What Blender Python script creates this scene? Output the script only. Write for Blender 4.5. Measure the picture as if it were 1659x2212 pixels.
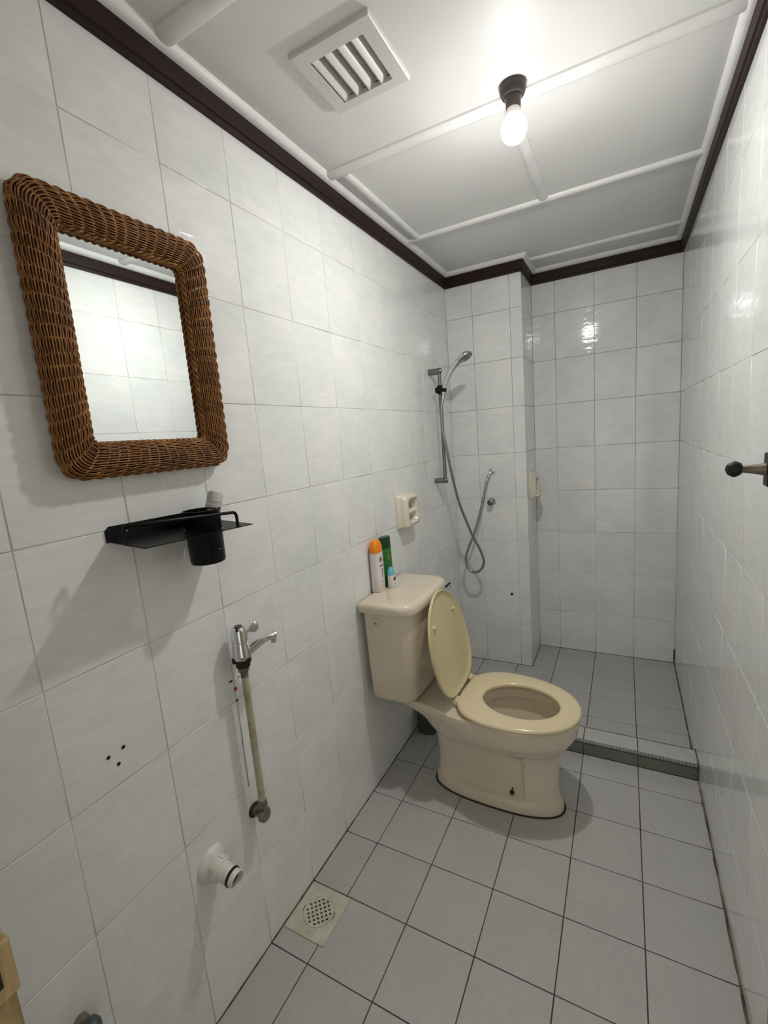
import bpy, math, random
from mathutils import Vector, Matrix, Euler
for o in list(bpy.data.objects): bpy.data.objects.remove(o)
S = bpy.context.scene
COL = S.collection
PI = math.pi
random.seed(7)
# ------------------------------------------------------------------ camera
cam_d = bpy.data.cameras.new('camera'); cam = bpy.data.objects.new('camera', cam_d); COL.objects.link(cam)
cam.location = (0.8762, 0.0, 1.3784)
cam.rotation_euler = (1.410597, 0.080241, 0.481756)
cam_d.sensor_fit = 'VERTICAL'; cam_d.sensor_height = 24.0; cam_d.sensor_width = 18.0
cam_d.lens = 973.956 / 2212 * 24.0
cam_d.clip_start = 0.01
S.camera = cam
# ------------------------------------------------------------------ world (dim hallway light behind the open doorway)
W = bpy.data.worlds.new('world'); S.world = W; W.use_nodes = True
W.node_tree.nodes['Background'].inputs[0].default_value = (1.0, 0.98, 0.95, 1)
W.node_tree.nodes['Background'].inputs[1].default_value = 0.95
# ------------------------------------------------------------------ exposure
S.view_settings.view_transform = 'Standard'; S.view_settings.look = 'None'
S.view_settings.gamma = 1.0; S.view_settings.use_curve_mapping = False
S.view_settings.exposure = -0.03
BULB = 1200.0
# ------------------------------------------------------------------ materials
def mat(name, col, rough=0.5, metal=0.0, spec=0.5, coat=0.0, emit=None, es=0.0, trans=0.0, ior=1.45):
    m = bpy.data.materials.new(name); m.use_nodes = True
    b = m.node_tree.nodes['Principled BSDF']
    b.inputs['Base Color'].default_value = (*col, 1); b.inputs['Roughness'].default_value = rough
    b.inputs['Metallic'].default_value = metal; b.inputs['Specular IOR Level'].default_value = spec
    b.inputs['Coat Weight'].default_value = coat; b.inputs['Coat Roughness'].default_value = 0.06
    b.inputs['Transmission Weight'].default_value = trans; b.inputs['IOR'].default_value = ior
    if emit: b.inputs['Emission Color'].default_value = (*emit, 1); b.inputs['Emission Strength'].default_value = es
    return m
def N(m, t, **kw):
    n = m.node_tree.nodes.new(t)
    for k, v in kw.items():
        if k in n.inputs: n.inputs[k].default_value = v
        else: setattr(n, k, v)
    return n
def L(m, a, b): m.node_tree.links.new(a, b)
def ramp(m, fac, stops):
    r = N(m, 'ShaderNodeValToRGB'); e = r.color_ramp.elements
    e[0].position, e[0].color = stops[0][0], (*stops[0][1], 1)
    e[1].position, e[1].color = stops[-1][0], (*stops[-1][1], 1)
    for p, c in stops[1:-1]:
        x = e.new(p); x.color = (*c, 1)
    L(m, fac, r.inputs[0]); return r.outputs[0]
def noisy(m, c1, c2, scale=8.0, detail=3.0, lo=0.35, hi=0.65, bump=0.0, dist=0.001, stretch=None, objrand=False):
    """colour wanders between c1 and c2; optional fine relief"""
    tc = N(m, 'ShaderNodeTexCoord'); v = tc.outputs['Object']
    if stretch:
        mp = N(m, 'ShaderNodeMapping'); mp.inputs['Scale'].default_value = stretch; L(m, v, mp.inputs[0]); v = mp.outputs[0]
    if objrand:
        oi = N(m, 'ShaderNodeObjectInfo'); ad = N(m, 'ShaderNodeVectorMath', operation='MULTIPLY_ADD')
        cb = N(m, 'ShaderNodeCombineXYZ'); L(m, oi.outputs['Random'], cb.inputs[0]); L(m, oi.outputs['Random'], cb.inputs[1]); L(m, oi.outputs['Random'], cb.inputs[2])
        L(m, cb.outputs[0], ad.inputs[0]); ad.inputs[1].default_value = (37, 53, 91); L(m, v, ad.inputs[2]); v = ad.outputs[0]
    n = N(m, 'ShaderNodeTexNoise'); n.inputs['Scale'].default_value = scale; n.inputs['Detail'].default_value = detail
    L(m, v, n.inputs['Vector'])
    b = m.node_tree.nodes['Principled BSDF']
    L(m, ramp(m, n.outputs[0], [(lo, c1), (hi, c2)]), b.inputs['Base Color'])
    if bump:
        bp = N(m, 'ShaderNodeBump'); bp.inputs['Strength'].default_value = bump; bp.inputs['Distance'].default_value = dist
        L(m, n.outputs[0], bp.inputs['Height']); L(m, bp.outputs[0], b.inputs['Normal'])
    return m

def tile_material(name, c1, c2, rough, relief, relief_dist, rscale, aniso, hollow_tone=.05):
    """glazed tile: faint clouds of colour, diagonal embossed streaks, each tile its own shade"""
    m = mat(name, c1, rough); b = m.node_tree.nodes['Principled BSDF']
    tc = N(m, 'ShaderNodeTexCoord'); oi = N(m, 'ShaderNodeObjectInfo')
    cb = N(m, 'ShaderNodeCombineXYZ')
    for i in range(3): L(m, oi.outputs['Random'], cb.inputs[i])
    ad = N(m, 'ShaderNodeVectorMath', operation='MULTIPLY_ADD'); L(m, cb.outputs[0], ad.inputs[0]); ad.inputs[1].default_value = (13, 29, 7); L(m, tc.outputs['Object'], ad.inputs[2])
    n1 = N(m, 'ShaderNodeTexNoise'); n1.inputs['Scale'].default_value = 7; n1.inputs['Detail'].default_value = 4; L(m, ad.outputs[0], n1.inputs['Vector'])
    c = ramp(m, n1.outputs[0], [(0.35, c1), (0.68, c2)])
    sh = N(m, 'ShaderNodeMapRange'); sh.inputs[1].default_value = 0; sh.inputs[2].default_value = 1; sh.inputs[3].default_value = 0.965; sh.inputs[4].default_value = 1.0
    L(m, oi.outputs['Random'], sh.inputs[0])
    mx = N(m, 'ShaderNodeVectorMath', operation='SCALE'); L(m, c, mx.inputs[0]); L(m, sh.outputs[0], mx.inputs['Scale'])
    mp = N(m, 'ShaderNodeMapping'); mp.inputs['Rotation'].default_value = (0, 0, math.radians(-38)); mp.inputs['Scale'].default_value = aniso
    L(m, ad.outputs[0], mp.inputs[0])
    n2 = N(m, 'ShaderNodeTexNoise'); n2.inputs['Scale'].default_value = rscale; n2.inputs['Detail'].default_value = 2.5; n2.inputs['Distortion'].default_value = 0.8
    L(m, mp.outputs[0], n2.inputs['Vector'])
    # relief put into the colour too: its hollows a little darker
    gp_ = N(m, 'ShaderNodeMapRange'); gp_.inputs[1].default_value = .38; gp_.inputs[2].default_value = .60; gp_.inputs[3].default_value = 1 - hollow_tone; gp_.inputs[4].default_value = 1.0; L(m, n2.outputs[0], gp_.inputs[0])
    mx2 = N(m, 'ShaderNodeVectorMath', operation='SCALE'); L(m, mx.outputs[0], mx2.inputs[0]); L(m, gp_.outputs[0], mx2.inputs['Scale']); L(m, mx2.outputs[0], b.inputs['Base Color'])
    bp = N(m, 'ShaderNodeBump'); bp.inputs['Strength'].default_value = relief; bp.inputs['Distance'].default_value = relief_dist
    L(m, n2.outputs[0], bp.inputs['Height']); L(m, bp.outputs[0], b.inputs['Normal'])
    return m
M = {}
M['walltile'] = tile_material('wall_tile', (0.765, 0.78, 0.765), (0.835, 0.835, 0.815), 0.07, 0.30, 0.0020, 13, (1, 3.4, 1), .045)
M['floortile'] = tile_material('floor_tile', (0.445, 0.44, 0.42), (0.475, 0.465, 0.445), 0.30, 0.25, 0.0006, 60, (1, 1, 1))
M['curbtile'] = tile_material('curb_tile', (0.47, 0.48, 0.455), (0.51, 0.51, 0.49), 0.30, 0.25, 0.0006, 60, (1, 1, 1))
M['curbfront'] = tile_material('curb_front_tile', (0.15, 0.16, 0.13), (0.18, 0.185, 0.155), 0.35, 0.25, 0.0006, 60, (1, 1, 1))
M['wallgrout'] = noisy(mat('wall_grout', (.5, .5, .47), .8), (.44, .42, .37), (.70, .70, .66), 5, 4, .35, .6)
M['showergrout'] = mat('shower_grout', (.5, .5, .47), .8)
def grime(m):
    """grout that is stained brown near the floor and clean higher up"""
    tc = N(m, 'ShaderNodeTexCoord'); sx = N(m, 'ShaderNodeSeparateXYZ'); L(m, tc.outputs['Object'], sx.inputs[0])
    n = N(m, 'ShaderNodeTexNoise'); n.inputs['Scale'].default_value = 5; n.inputs['Detail'].default_value = 4; L(m, tc.outputs['Object'], n.inputs['Vector'])
    a = N(m, 'ShaderNodeMath', operation='MULTIPLY_ADD'); L(m, n.outputs[0], a.inputs[0]); a.inputs[1].default_value = 1.6; L(m, sx.outputs[2], a.inputs[2])
    L(m, ramp(m, a.outputs[0], [(.55, (.14, .10, .07)), (1.0, (.30, .27, .22)), (2.1, (.66, .65, .61))]), m.node_tree.nodes['Principled BSDF'].inputs['Base Color'])
    r = [x for x in m.node_tree.nodes if x.bl_idname == 'ShaderNodeValToRGB'][0]
    mr_ = N(m, 'ShaderNodeMath', operation='MULTIPLY'); L(m, a.outputs[0], mr_.inputs[0]); mr_.inputs[1].default_value = .42; L(m, mr_.outputs[0], r.inputs[0])
    for e_, p in zip(r.color_ramp.elements, (.26, .52, .95)): e_.position = p
grime(M['showergrout'])
M['floorgrout'] = noisy(mat('floor_grout', (.12, .10, .08), .9), (.045, .037, .028), (.11, .095, .075), 7, 4, .35, .65)
M['ceiling'] = noisy(mat('ceiling_board', (.78, .78, .77), .55), (.76, .76, .745), (.80, .80, .785), 3, 3, .35, .65, .15, .0008)
M['batten'] = noisy(mat('white_batten', (.8, .8, .79), .4), (.78, .78, .765), (.84, .84, .825), 9, 3)
M['trim'] = noisy(mat('dark_wood_trim', (.03, .012, .01), .5, spec=.3), (.014, .006, .006), (.027, .010, .010), 12, 4, .35, .65, .2, .0006, (1, .2, 3))
M['wicker'] = noisy(mat('wicker', (.3, .13, .03), .36), (.17, .062, .012), (.36, .155, .040), 28, 3, .3, .7, .3, .0004)
M['wicker_light'] = noisy(mat('wicker_light', (.4, .2, .06), .36), (.30, .13, .035), (.45, .22, .07), 28, 3)
M['wicker_dark'] = mat('wicker_core', (.055, .02, .006), .8)
M['mirror'] = mat('mirror_glass', (.86, .90, .89), .01, 1.0)
M['chrome'] = mat('chrome', (.72, .73, .73), .10, 1.0)
M['chrome_dull'] = mat('dull_chrome', (.24, .24, .23), .26, 1.0)
M['hose'] = mat('metal_hose', (.36, .35, .32), .32, 1.0)
M['black_metal'] = mat('black_powder_coat', (.004, .004, .0045), .36, spec=.25)
M['black_rubber'] = mat('black_rubber', (.006, .006, .006), .55)
M['vitreous'] = noisy(mat('beige_vitreous', (.62, .54, .43), .12, coat=.3), (.68, .59, .46), (.74, .65, .52), 4, 3)
M['seat'] = noisy(mat('yellowed_seat_plastic', (.64, .54, .33), .2, coat=.2), (.68, .575, .36), (.74, .63, .41), 3, 3)
M['cover'] = noisy(mat('yellowed_cover_plastic', (.60, .52, .29), .28, coat=.1), (.60, .51, .28), (.66, .57, .33), 3, 3)
M['cream'] = noisy(mat('cream_ceramic', (.72, .65, .53), .15, coat=.2), (.70, .63, .52), (.76, .69, .58), 6, 3)
M['pvc'] = noisy(mat('white_pvc', (.74, .71, .66), .3), (.68, .64, .57), (.78, .76, .72), 30, 3)
M['pvc_in'] = mat('pipe_inside', (.16, .10, .05), .7)
M['pipe'] = noisy(mat('yellowed_pipe', (.42, .38, .26), .45), (.34, .30, .20), (.48, .44, .33), 40, 3, .35, .65)
M['oldmetal'] = noisy(mat('tarnished_metal', (.20, .17, .13), .45, .6), (.12, .09, .07), (.30, .26, .20), 60, 3)
M['drain'] = noisy(mat('drain_cover_plastic', (.56, .53, .44), .4), (.48, .44, .35), (.60, .58, .49), 25, 4)
M['dark'] = mat('dark_cavity', (.012, .010, .008), .9)
M['stain'] = mat('rust_stain', (.06, .03, .015), .8)
M['orange_stain'] = mat('orange_rust', (.42, .06, .012), .6)
M['mould'] = noisy(mat('mould', (.05, .04, .03), .9), (.03, .025, .015), (.12, .09, .05), 40, 3)
M['sealant'] = noisy(mat('brown_sealant', (.2, .16, .1), .7), (.045, .035, .02), (.24, .19, .12), 9, 4, .38, .6)
M['orange'] = mat('orange_cap', (.90, .25, .005), .35)
M['bottlewhite'] = mat('white_bottle', (.78, .72, .71), .3)
M['green'] = noisy(mat('green_bottle', (.02, .15, .03), .25), (.015, .12, .02), (.035, .20, .04), 40, 2)
M['darkgreen'] = mat('dark_green_cap', (.004, .05, .012), .25)
M['cyan'] = mat('light_blue_cap', (.13, .48, .62), .3)
M['gold'] = mat('gold_print', (.42, .38, .10), .4)
M['redprint'] = mat('dull_red_print', (.28, .10, .11), .4)
M['greyprint'] = mat('grey_print', (.10, .13, .14), .4)
M['navy'] = mat('navy_print', (.03, .04, .09), .4)
M['bin'] = mat('dark_grey_plastic', (.065, .075, .07), .4)
M['vent'] = mat('vent_plastic', (.66, .66, .62), .4)
M['brown'] = mat('brown_bakelite', (.05, .038, .032), .35)
M['collar'] = mat('bulb_collar', (.75, .70, .66), .4)
M['glow'] = mat('lit_bulb', (1, 1, 1), .3, emit=(1.0, .985, .955), es=BULB)
def led(m):
    """an LED lamp shines mostly forwards: the globe is dimmer on the side of its housing"""
    g = N(m, 'ShaderNodeNewGeometry'); sx = N(m, 'ShaderNodeSeparateXYZ'); L(m, g.outputs['Normal'], sx.inputs[0])
    r = N(m, 'ShaderNodeMapRange'); r.interpolation_type = 'SMOOTHSTEP'; L(m, sx.outputs[2], r.inputs[0])
    r.inputs[1].default_value = -1.0; r.inputs[2].default_value = -0.15; r.inputs[3].default_value = BULB; r.inputs[4].default_value = BULB * .02
    L(m, r.outputs[0], m.node_tree.nodes['Principled BSDF'].inputs['Emission Strength'])
led(M['glow'])
M['wood'] = noisy(mat('pale_wood', (.42, .30, .15), .5), (.24, .16, .07), (.52, .39, .20), 18, 4, .3, .7, .2, .0006, (6, 6, .6))
M['paint'] = mat('door_paint', (.42, .33, .18), .5)
M['plaster'] = mat('plaster', (.6, .6, .58), .7)
M['water'] = mat('bowl_water', (.46, .42, .34), .04, spec=.8)
M['dirty'] = mat('dirty_seal', (.03, .022, .012), .8)
# ------------------------------------------------------------------ mesh builder
class MB:
    def __init__(s): s.v = []; s.f = []
    def add(s, vs, fs):
        k = len(s.v); s.v += [tuple(v) for v in vs]; s.f += [tuple(i + k for i in f) for f in fs]; return s
    def box(s, a, b, bev=0.0, mtx=None):
        x0, y0, z0 = a; x1, y1, z1 = b
        if bev <= 0:
            vs = [(x0, y0, z0), (x1, y0, z0), (x1, y1, z0), (x0, y1, z0), (x0, y0, z1), (x1, y0, z1), (x1, y1, z1), (x0, y1, z1)]
            fs = [(3, 2, 1, 0), (4, 5, 6, 7), (0, 1, 5, 4), (1, 2, 6, 5), (2, 3, 7, 6), (3, 0, 4, 7)]
        else:
            b_ = bev; secs = []
            def ring(i, z): 
                r = b_ - i
                return [(x0 + i, y0 + b_, z), (x0 + b_, y0 + i, z), (x1 - b_, y0 + i, z), (x1 - i, y0 + b_, z), (x1 - i, y1 - b_, z), (x1 - b_, y1 - i, z), (x0 + b_, y1 - i, z), (x0 + i, y1 - b_, z)]
            secs = [ring(b_ * .9, z0), ring(0, z0 + b_), ring(0, z1 - b_), ring(b_ * .9, z1)]
            vs = [p for r in secs for p in r]; fs = []
            for k in range(3):
                for i in range(8): fs.append((k * 8 + i, k * 8 + (i + 1) % 8, k * 8 + 8 + (i + 1) % 8, k * 8 + 8 + i))
            fs.append(tuple(range(7, -1, -1))); fs.append(tuple(range(24, 32)))
        if mtx: vs = [tuple(mtx @ Vector(v)) for v in vs]
        return s.add(vs, fs)
    def loft(s, rings, cap0=True, cap1=True, closed=True):
        n = len(rings[0]); vs = [p for r in rings for p in r]; fs = []
        for k in range(len(rings) - 1):
            for i in range(n if closed else n - 1):
                j = (i + 1) % n; fs.append((k * n + i, k * n + j, k * n + n + j, k * n + n + i))
        if cap0: fs.append(tuple(range(n - 1, -1, -1)))
        if cap1: fs.append(tuple(range((len(rings) - 1) * n, len(rings) * n)))
        return s.add(vs, fs)
    def lathe(s, prof, c=(0, 0, 0), axis=(0, 0, 1), n=24, caps=True):
        """prof: (radius, height) pairs along axis"""
        q = Vector((0, 0, 1)).rotation_difference(Vector(axis).normalized()); c = Vector(c)
        rings = [[tuple(c + q @ Vector((r * math.cos(2 * PI * i / n), r * math.sin(2 * PI * i / n), h))) for i in range(n)] for r, h in prof]
        return s.loft(rings, caps, caps)
    def tube(s, pts, rad, n=10, caps=True, closed=False):
        P = [Vector(p) for p in pts]; m = len(P); rings = []; up = None
        for i in range(m):
            a = P[(i - 1) % m] if (closed or i > 0) else P[i]; b = P[(i + 1) % m] if (closed or i < m - 1) else P[i]
            t = (b - a).normalized()
            if up is None: up = t.orthogonal().normalized()
            else: up = (up - t * up.dot(t)).normalized()
            w = t.cross(up); r = rad[i] if isinstance(rad, (list, tuple)) else rad
            rings.append([tuple(P[i] + (up * math.cos(2 * PI * k / n) + w * math.sin(2 * PI * k / n)) * r) for k in range(n)])
        if closed:
            k0 = len(s.v); s.loft(rings, False, False)
            o = k0 + (m - 1) * n
            # best rotational match for the seam
            best = min(range(n), key=lambda d: (Vector(rings[-1][0]) - Vector(rings[0][d])).length)
            s.f += [(o + i, o + (i + 1) % n, k0 + (i + 1 + best) % n, k0 + (i + best) % n) for i in range(n)]
            return s
        return s.loft(rings, caps, caps)
    def build(s, name, m, parent=None, smooth=30, kind=None):
        me = bpy.data.meshes.new(name); me.from_pydata(s.v, [], s.f); me.materials.append(m)
        o = bpy.data.objects.new(name, me); COL.objects.link(o)
        if parent: o.parent = parent; o.matrix_parent_inverse = Matrix.Translation(-parent.location) if parent.type == 'EMPTY' else Matrix()
        if smooth:
            me.polygons.foreach_set('use_smooth', [True] * len(me.polygons))
            me.set_sharp_from_angle(angle=math.radians(smooth))
        if kind: o['kind'] = kind
        me.update(); return o
def arc(p0, p1, p2, n=8):
    """quadratic curve"""
    a, b, c = Vector(p0), Vector(p1), Vector(p2)
    return [tuple(a * (1 - t) ** 2 + b * 2 * t * (1 - t) + c * t * t) for t in [i / n for i in range(n + 1)]]
def crom(pts, k=8):
    P = [Vector(p) for p in pts]; P = [P[0] * 2 - P[1]] + P + [P[-1] * 2 - P[-2]]; out = []
    for i in range(1, len(P) - 2):
        a, b, c, d = P[i - 1:i + 3]
        for j in range(k):
            t = j / k
            out.append(tuple(0.5 * ((2 * b) + (c - a) * t + (2 * a - 5 * b + 4 * c - d) * t * t + (3 * b - a - 3 * c + d) * t ** 3)))
    out.append(tuple(P[-2])); return out
def thing(name, label, cat, loc, group=None):
    o = bpy.data.objects.new(name, None); COL.objects.link(o); o.location = loc; o.empty_display_size = .05
    o['label'] = label; o['category'] = cat
    if group: o['group'] = group
    return o
def struct(name, loc=(0, 0, 0)):
    o = bpy.data.objects.new(name, None); COL.objects.link(o); o.location = loc; o['kind'] = 'structure'; return o
# ------------------------------------------------------------------ room measures (metres)
RW = 1.1342; YB = 2.824; YP = 2.534; PE = 0.410; HC = 2.238; TB = 2.163
Y0 = 0.3459; TWD = 0.200; TH = 0.2495; YF = 0.10
FC = [0.0, 0.1264, 0.3278, 0.5292, 0.7306, 0.9320, RW]
rows = [i * TH for i in range(9)] + [HC + .004]
ycols = [YF] + [Y0 + TWD * (i) for i in range(-1, 12) if Y0 + TWD * i > YF + .02]
_cache = {}
def tile_mesh(w, h, t, m, bev):
    key = (round(w, 4), round(h, 4), t, m.name)
    if key in _cache: return _cache[key]
    b = bev; x0, x1, y0, y1 = -w / 2, w / 2, -h / 2, h / 2
    r = lambda i, z: [(x0 + i, y0 + i, z), (x1 - i, y0 + i, z), (x1 - i, y1 - i, z), (x0 + i, y1 - i, z)]
    vs = r(0, -t) + r(0, -b) + r(b * .35, -b * .3) + r(b, 0); fs = []
    for k in range(3):
        for i in range(4): fs.append((k * 4 + i, k * 4 + (i + 1) % 4, k * 4 + 4 + (i + 1) % 4, k * 4 + 4 + i))
    fs.append((12, 13, 14, 15))
    me = bpy.data.meshes.new('tile'); me.from_pydata(vs, [], fs); me.materials.append(m)
    me.polygons.foreach_set('use_smooth', [True] * 12 + [False]); me.update()
    _cache[key] = me; return me
def place_tile(parent, c, u, v, n, w, h, m, g=0.0019, t=0.004, bev=0.0011, tilt=0.0022):
    if w < 0.012 or h < 0.012: return
    me = tile_mesh(w - g, h - g, t, m, bev)
    o = bpy.data.objects.new('tile', me); COL.objects.link(o)
    R = Matrix((u, v, n)).transposed().to_4x4()
    R = R @ Euler((random.uniform(-tilt, tilt), random.uniform(-tilt, tilt), 0)).to_matrix().to_4x4()
    R.translation = Vector(c); o.parent = parent; o.matrix_basis = R
def grid(parent, us, vs, f, u, v, n, m, skip=None, **kw):
    for i in range(len(us) - 1):
        for j in range(len(vs) - 1):
            if skip and skip(i, j): continue
            a, b = (us[i] + us[i + 1]) / 2, (vs[j] + vs[j + 1]) / 2
            place_tile(parent, f(a, b), u, v, n, us[i + 1] - us[i], vs[j + 1] - vs[j], m, **kw)
X, Y, Z = Vector((1, 0, 0)), Vector((0, 1, 0)), Vector((0, 0, 1))
def slab(name, a, b, m):
    o = MB().box(a, b).build(name, m, None, 0); o['kind'] = 'structure'; return o
D = 0.0009    # how deep the grout lies below the tile faces
# walls
wl = slab('wall_left', (-.10, -.02, -.05), (-D, YP + .3 + D, HC + .05), M['wallgrout'])
grid(wl, ycols + [YP], rows, lambda a, b: (0, a, b), Y, Z, X, M['walltile'])
wr = slab('wall_right', (RW + D, -.02, -.05), (RW + .10, YB + .10, HC + .05), M['wallgrout'])
grid(wr, ycols + [Y0 + TWD * 12, YB], rows, lambda a, b: (RW, a, b), -Y, Z, -X, M['walltile'])
wb = slab('wall_back', (PE - .05, YB + D, -.05), (RW + D, YB + .10, HC + .05), M['showergrout'])
BC = [PE, 0.5333, 0.7333, 0.9333, RW]
grid(wb, BC, rows, lambda a, b: (a, YB, b), X, Z, -Y, M['walltile'])
# boxed pillar in the corner: front and side faces tiled
wp = slab('wall_pillar', (-.02, YP + D, -.05), (PE - D, YB + .05, HC + .05), M['showergrout'])
grid(wp, [0, .1485, .3485, PE], rows, lambda a, b: (a, YP, b), X, Z, -Y, M['walltile'])
grid(wp, [YP, YP + .09, YB], rows, lambda a, b: (PE, a, b), Y, Z, X, M['walltile'])
# front wall pierced by the doorway the camera stands in
wf = MB(); wf.box((-.02, 0, -.05), (.425, YF, HC + .05)); wf.box((.425, 0, 2.04), (RW + .02, YF, HC + .05)); wf = wf.build('wall_front', M['plaster'], None, 0); wf['kind'] = 'structure'
# floor with its tiles
fl = slab('floor', (-.05, -1.2, -.10), (RW + .6, YB + .05, -.0022), M['floorgrout'])
fy = [YF - .05, Y0 - TWD + 0.0] + [Y0 + TWD * i for i in range(0, 13)] + [YB]
fy = [y for y in fy if y > 0]
fy = sorted(set(round(y, 4) for y in fy))
def fskip(i, j):
    a, b = (fy[j], fy[j + 1]); x = FC[i]
    return a > YP - .02 and x < PE - .1 or (a > 1.8 and b < 1.95)
ysplit = sorted(set(fy + [1.866, 1.966]))
ysplit = [y for y in ysplit if not (1.9 < y < 1.95)]
for i in range(6):
    for j in range(len(ysplit) - 1):
        a, b = ysplit[j], ysplit[j + 1]
        if a >= 1.86 and b <= 1.97: continue
        x0, x1 = FC[i], FC[i + 1]
        if a > YP - .03 and x1 < PE: continue
        if a > YP - .03 and x0 < PE: x0 = PE
        place_tile(fl, ((x0 + x1) / 2, (a + b) / 2, 0), X, Y, Z, x1 - x0, b - a, M['floortile'], g=.0030, tilt=.0012)
# ------------------------------------------------------------------ ceiling: boards and battens
IX0, IX1, IY0, IY1 = .246, .384, .990, 1.134      # opening of the vent
cm = MB()
for a, b in (((-.02, -.1), (IX0, YB + .05)), ((IX1, -.1), (RW + .05, YB + .05)), ((IX0, -.1), (IX1, IY0)), ((IX0, IY1), (IX1, YB + .05))):
    cm.box((*a, HC + .004), (*b, HC + .05))
ce = cm.build('ceiling', M['ceiling'], None, 0); ce['kind'] = 'structure'
cy = [-.08, .775, 1.385, 2.005, 2.615, YB]
cxs = 0.602
dk = MB()
for a, b in (((IX0 - .003, IY0 - .003), (IX0, IY1 + .003)), ((IX1, IY0 - .003), (IX1 + .003, IY1 + .003)), ((IX0, IY0 - .003), (IX1, IY0)), ((IX0, IY1), (IX1, IY1 + .003))):
    dk.box((*a, HC + .051), (*b, HC + .12))
dk.box((IX0 - .003, IY0 - .003, HC + .12), (IX1 + .003, IY1 + .003, HC + .124))
dk.build('vent_duct', mat('vent_duct', (.16, .155, .13), .8), ce, 0)
for j in range(5):
    xs = [0.0, .075, cxs, RW] if j == 2 else [0.0, RW]
    for i in range(len(xs) - 1):
        x0, x1, y0, y1 = xs[i] + .002, xs[i + 1] - .002, cy[j] + .002, cy[j + 1] - .002
        bd = MB()
        if j == 1:
            for a, b in (((x0, y0), (IX0, y1)), ((IX1, y0), (x1, y1)), ((IX0, y0), (IX1, IY0)), ((IX0, IY1), (IX1, y1))): bd.box((*a, HC), (*b, HC + .004))
        else: bd.box((x0, y0, HC), (x1, y1, HC + .004))
        bd.build('ceiling_board', M['ceiling'], ce, 0)
def batten(a, b, w, h, name='batten'):
    """a flattened half-round strip under the ceiling from a to b (x, y)"""
    a, b = Vector((*a, HC)), Vector((*b, HC)); t = (b - a).normalized(); s = t.cross(Z)
    prof = [(-w / 2, .001), (-w / 2, -h * .45), (-w * .36, -h * .85), (-w * .15, -h), (w * .15, -h), (w * .36, -h * .85), (w / 2, -h * .45), (w / 2, .001)]
    rings = [[tuple(q + s * p + Z * z) for p, z in prof] for q in (a, b)]
    return MB().loft(rings).build(name, M['batten'], ce, 45)
T = .014; e = T + .004
batten((e, .775), (RW - e, .775), .045, .014); batten((e, 1.385), (RW - e, 1.385), .045, .014)
batten((e, 2.005), (RW - e, 2.005), .030, .013); batten((PE + .03, 2.615), (RW - e, 2.615), .028, .012)
batten((cxs, 1.40), (cxs, 1.995), .034, .011); batten((.075, 1.405), (.075, 1.992), .028, .012)
# white quarter-round running inside the dark trim
T = .014
def molding(pts, name='ceiling_molding'):
    """pts = corner points; strip lies to the left of travel"""
    prof = [(0, .0), (0, -.020), (.007, -.019), (.014, -.0145), (.0185, -.008), (.021, 0)]
    P = [Vector((*p, HC)) for p in pts]; rings = []
    for i, p in enumerate(P):
        d0 = (P[i] - P[i - 1]).normalized() if i else (P[1] - P[0]).normalized()
        d1 = (P[i + 1] - P[i]).normalized() if i < len(P) - 1 else d0
        n0, n1 = Z.cross(d0), Z.cross(d1); nn = (n0 + n1); nn = nn / nn.dot(n0)
        rings.append([tuple(p + nn * a + Z * z) for a, z in prof])
    return MB().loft(rings).build(name, M['batten'], ce, 40)
molding([(RW - T, YF), (RW - T, YB - T), (PE + T, YB - T), (PE + T, YP - T), (T, YP - T), (T, YF)])
# dark wooden trim boards
def trim_board(k, a, b, n):
    """board on the wall line a-b, n points into the room"""
    a, b, n = Vector((*a, 0)), Vector((*b, 0)), Vector((*n, 0))
    prof = [(0, TB), (T * .62, TB), (T * .66, TB + .011), (T * .98, TB + .014), (T, TB + .018), (T, HC), (0, HC)]
    rings = [[tuple(p + n * q + Z * z) for q, z in prof] for p in (a, b)]
    o = MB().loft(rings).build('trim_%d' % k, M['trim'], None, 30); o['kind'] = 'structure'
trim_board(1, (0.0005, YF), (0.0005, YP), (1, 0)); trim_board(2, (RW - .0005, YF), (RW - .0005, YB), (-1, 0))
trim_board(3, (PE, YB - .0005), (RW, YB - .0005), (0, -1)); trim_board(4, (0, YP - .0005), (PE + T, YP - .0005), (0, -1)); trim_board(5, (PE + .0005, YP - T), (PE + .0005, YB), (1, 0))
# ------------------------------------------------------------------ shower curb
CH = .060
cb = MB().box((0.001, 1.8685, -.002), (RW - .001, 1.9635, CH - .003)).build('shower_curb', M['floorgrout'], None, 0); cb['kind'] = 'structure'
for i in range(6):
    a, b = FC[i], FC[i + 1]
    place_tile(cb, ((a + b) / 2, 1.922, CH), X, Y, Z, b - a, .088, M['curbtile'], g=.0035, tilt=.001)
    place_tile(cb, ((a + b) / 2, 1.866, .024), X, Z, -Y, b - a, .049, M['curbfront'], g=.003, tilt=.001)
nose = MB(); nose.tube([(0.004, 1.8725, CH - .0065), (RW - .004, 1.8725, CH - .0065)], .0068, 12); nose.build('nosing', mat('nosing_grey', (.13, .14, .135), .3), cb, 40)
st = MB()
k = 0
while .01 + k * .0125 < RW - .01:
    x = .01 + k * .0125; st.box((x, 1.8655, CH - .006), (x + .0055, 1.8745, CH + .0012), .001); k += 1
st.build('nosing_ribs', mat('nosing_rib', (.36, .38, .37), .22), cb, 40, 'stuff')
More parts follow.
